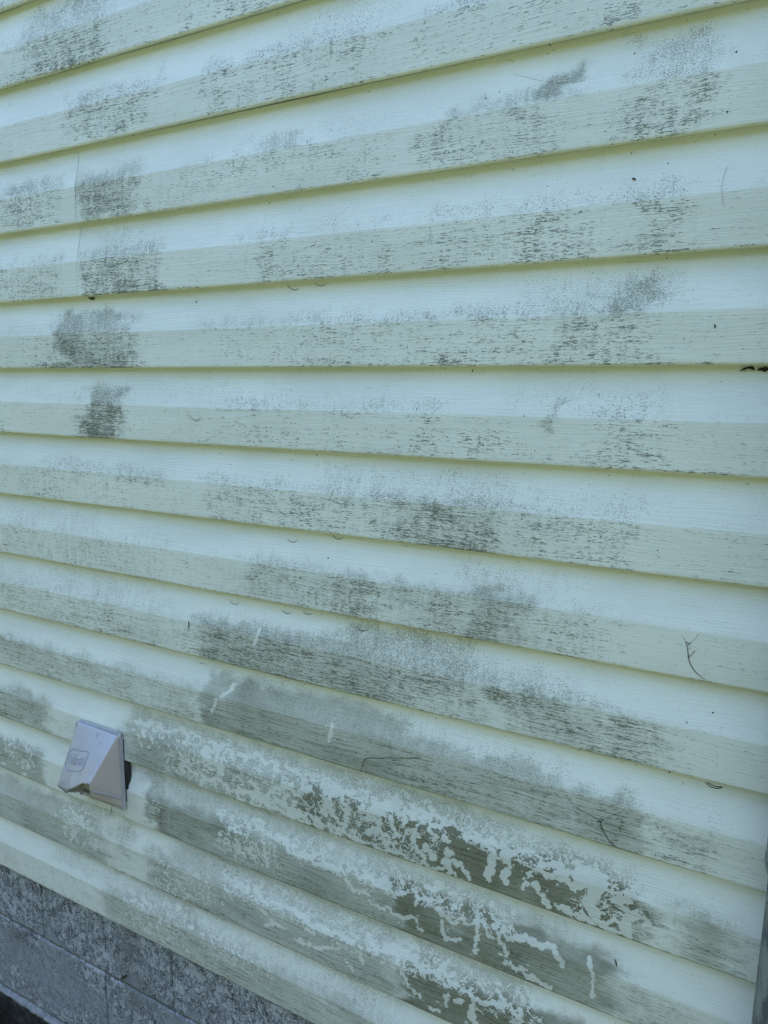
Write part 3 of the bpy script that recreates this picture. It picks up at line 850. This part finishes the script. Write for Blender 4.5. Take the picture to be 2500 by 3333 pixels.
def branch(parent, pts, r):
    W = [on_wall(a, b, .0008) for a, b in pts]
    W2 = []
    for i in range(len(W)-1):
        for t in np.linspace(0, 1, 4, endpoint=False): W2.append(W[i].lerp(W[i+1], t))
    W2.append(W[-1])
    link('side_shoot', tube_mesh(W2, [r*.42]*len(W2), 5), M_DEB, parent, True)
branch(tw, [(1853, 2604), (1880, 2632), (1918, 2650), (1955, 2672)], .0005)
branch(tw, [(1955, 2672), (1990, 2655), (2030, 2638)], .0004)
branch(tw, [(1945, 2674), (1965, 2670)], .0012)
tw = strand('twig', [(2230, 2084), (2238, 2110), (2243, 2150), (2262, 2185), (2297, 2213)], .0007, 'wispy branched twig hanging on the right siding', 'twig')
branch(tw, [(2230, 2084), (2222, 2070)], .0005); branch(tw, [(2236, 2100), (2262, 2080), (2275, 2062)], .0004); branch(tw, [(2243, 2140), (2262, 2118)], .0006); branch(tw, [(2232, 2090), (2248, 2096)], .0008)
strand('wire_loop', [(2297, 2547), (2312, 2560), (2332, 2566), (2352, 2563)], .0008, 'dark loop of wire sagging under the right siding edge', 'wire', mat=M_BLK, taper=False)
strand('wire_loop', [(2303, 2546), (2318, 2555), (2334, 2561), (2348, 2560)], .0006, 'thinner upper strand behind the sagging dark wire loop', 'wire', mat=M_BLK, taper=False)
strand('grass_seed', [(2000, 3122), (2005, 3133), (2007, 3146)], .0016, 'dry brown grass seed on the bright lower right siding', 'seed', mat=M_STRAW)
strand('cobweb_thread', [(1672, 241), (1720, 252), (1760, 262), (1820, 268), (1898, 263)], .0002, 'fine dark cobweb thread across the upper right siding', 'thread', mat=M_WEB, taper=False)
strand('cobweb_thread', [(2368, 540), (2356, 575), (2350, 610), (2352, 640), (2356, 672)], .0002, 'fine vertical cobweb thread near the upper right edge', 'thread', mat=M_WEB, taper=False)
strand('hanging_straw', [(363, 2626), (362, 2640), (357, 2651)], .0008, 'short dark straw hanging below the dryer vent', 'straw')
strand('dry_stem', [(2325, 1055), (2328, 1062), (2324, 1068)], .0013, 'short dark stem on the right siding above the blackened leaf', 'stem')
strand('dry_stem', [(1790, 142), (1792, 150)], .0012, 'tiny dark stem at the underside of the topmost right board', 'stem')
strand('dry_stem', [(2057, 580), (2064, 582), (2070, 584)], .0016, 'small dark crumb on the bright face of an upper right board', 'crumb')
def leaf(name, outline, label, mat=M_BLK, off=.002, plane=None):
    pts = [on_wall(a, b, off) if plane is None else Vector(hit(a, b, plane)) for a, b in outline]
    c = sum(pts, Vector())/len(pts)
    bm = bmesh.new()
    top = [bm.verts.new(p-c+Vector((0, -.0009*(i % 2), 0))) for i, p in enumerate(pts)]
    bot = [bm.verts.new(p-c+Vector((0, .0014, 0))) for p in pts]
    mid = bm.verts.new(Vector((0, -.0026, 0))); n = len(pts)
    for i in range(n):
        bm.faces.new((top[i], top[(i+1) % n], mid)); bm.faces.new((top[i], bot[i], bot[(i+1) % n], top[(i+1) % n]))
    bm.faces.new(bot)
    o = link(name, bm_mesh(bm), mat); o.location = c
    return tag(o, label, 'leaf')
leaf('dead_leaf', [(2408, 1209), (2416, 1201), (2424, 1196), (2438, 1193), (2450, 1192), (2455, 1198), (2458, 1206), (2450, 1200), (2436, 1199), (2422, 1203)], 'curled blackened leaf scrap under a siding edge near the right border')
leaf('dead_leaf', [(2464, 1207), (2470, 1198), (2485, 1196), (2490, 1192), (2500, 1196), (2510, 1199), (2500, 1204), (2490, 1211), (2478, 1206)], 'ragged dark leaf scrap cut by the right border')
leaf('dead_leaf', [(284, 966), (292, 969), (300, 968), (308, 970), (304, 975), (294, 975)], 'brown leaf crumb under a siding edge at the upper left', M_DEB)
leaf('dead_leaf', [(392, 3185), (398, 3179), (406, 3175), (414, 3177), (408, 3183), (400, 3187)], 'small curled leaf stuck on the painted foundation', M_DEB, plane=FY-.003)
# loose dirt specks over the siding: far too many to count
bm = bmesh.new()
for i in range(300):
    px, py = random.uniform(10, 2430), random.uniform(10, 3300)
    p = on_wall(px, py, .0002)
    if p.z < ZB+.01: continue
    if random.random() < .35:               # crumbs gather under the edges
        kz = math.floor((p.z-ZB)/H); p.z = ZB+kz*H+H*random.uniform(.93, .985)
        p.y = surf_y(p.z)-.0002
    s = random.uniform(.0004, .0009)*(1.4 if random.random() < .15 else 1)
    r = bmesh.ops.create_icosphere(bm, subdivisions=1, radius=s)
    bmesh.ops.scale(bm, verts=r['verts'], vec=(random.uniform(.7, 1.4), .6, random.uniform(.7, 1.7)))
    bmesh.ops.translate(bm, verts=r['verts'], vec=p)
tag(link('dirt_specks', bm_mesh(bm, 'specks'), M_BLK), 'tiny dark dirt specks scattered over the siding', 'dirt', kind='stuff')
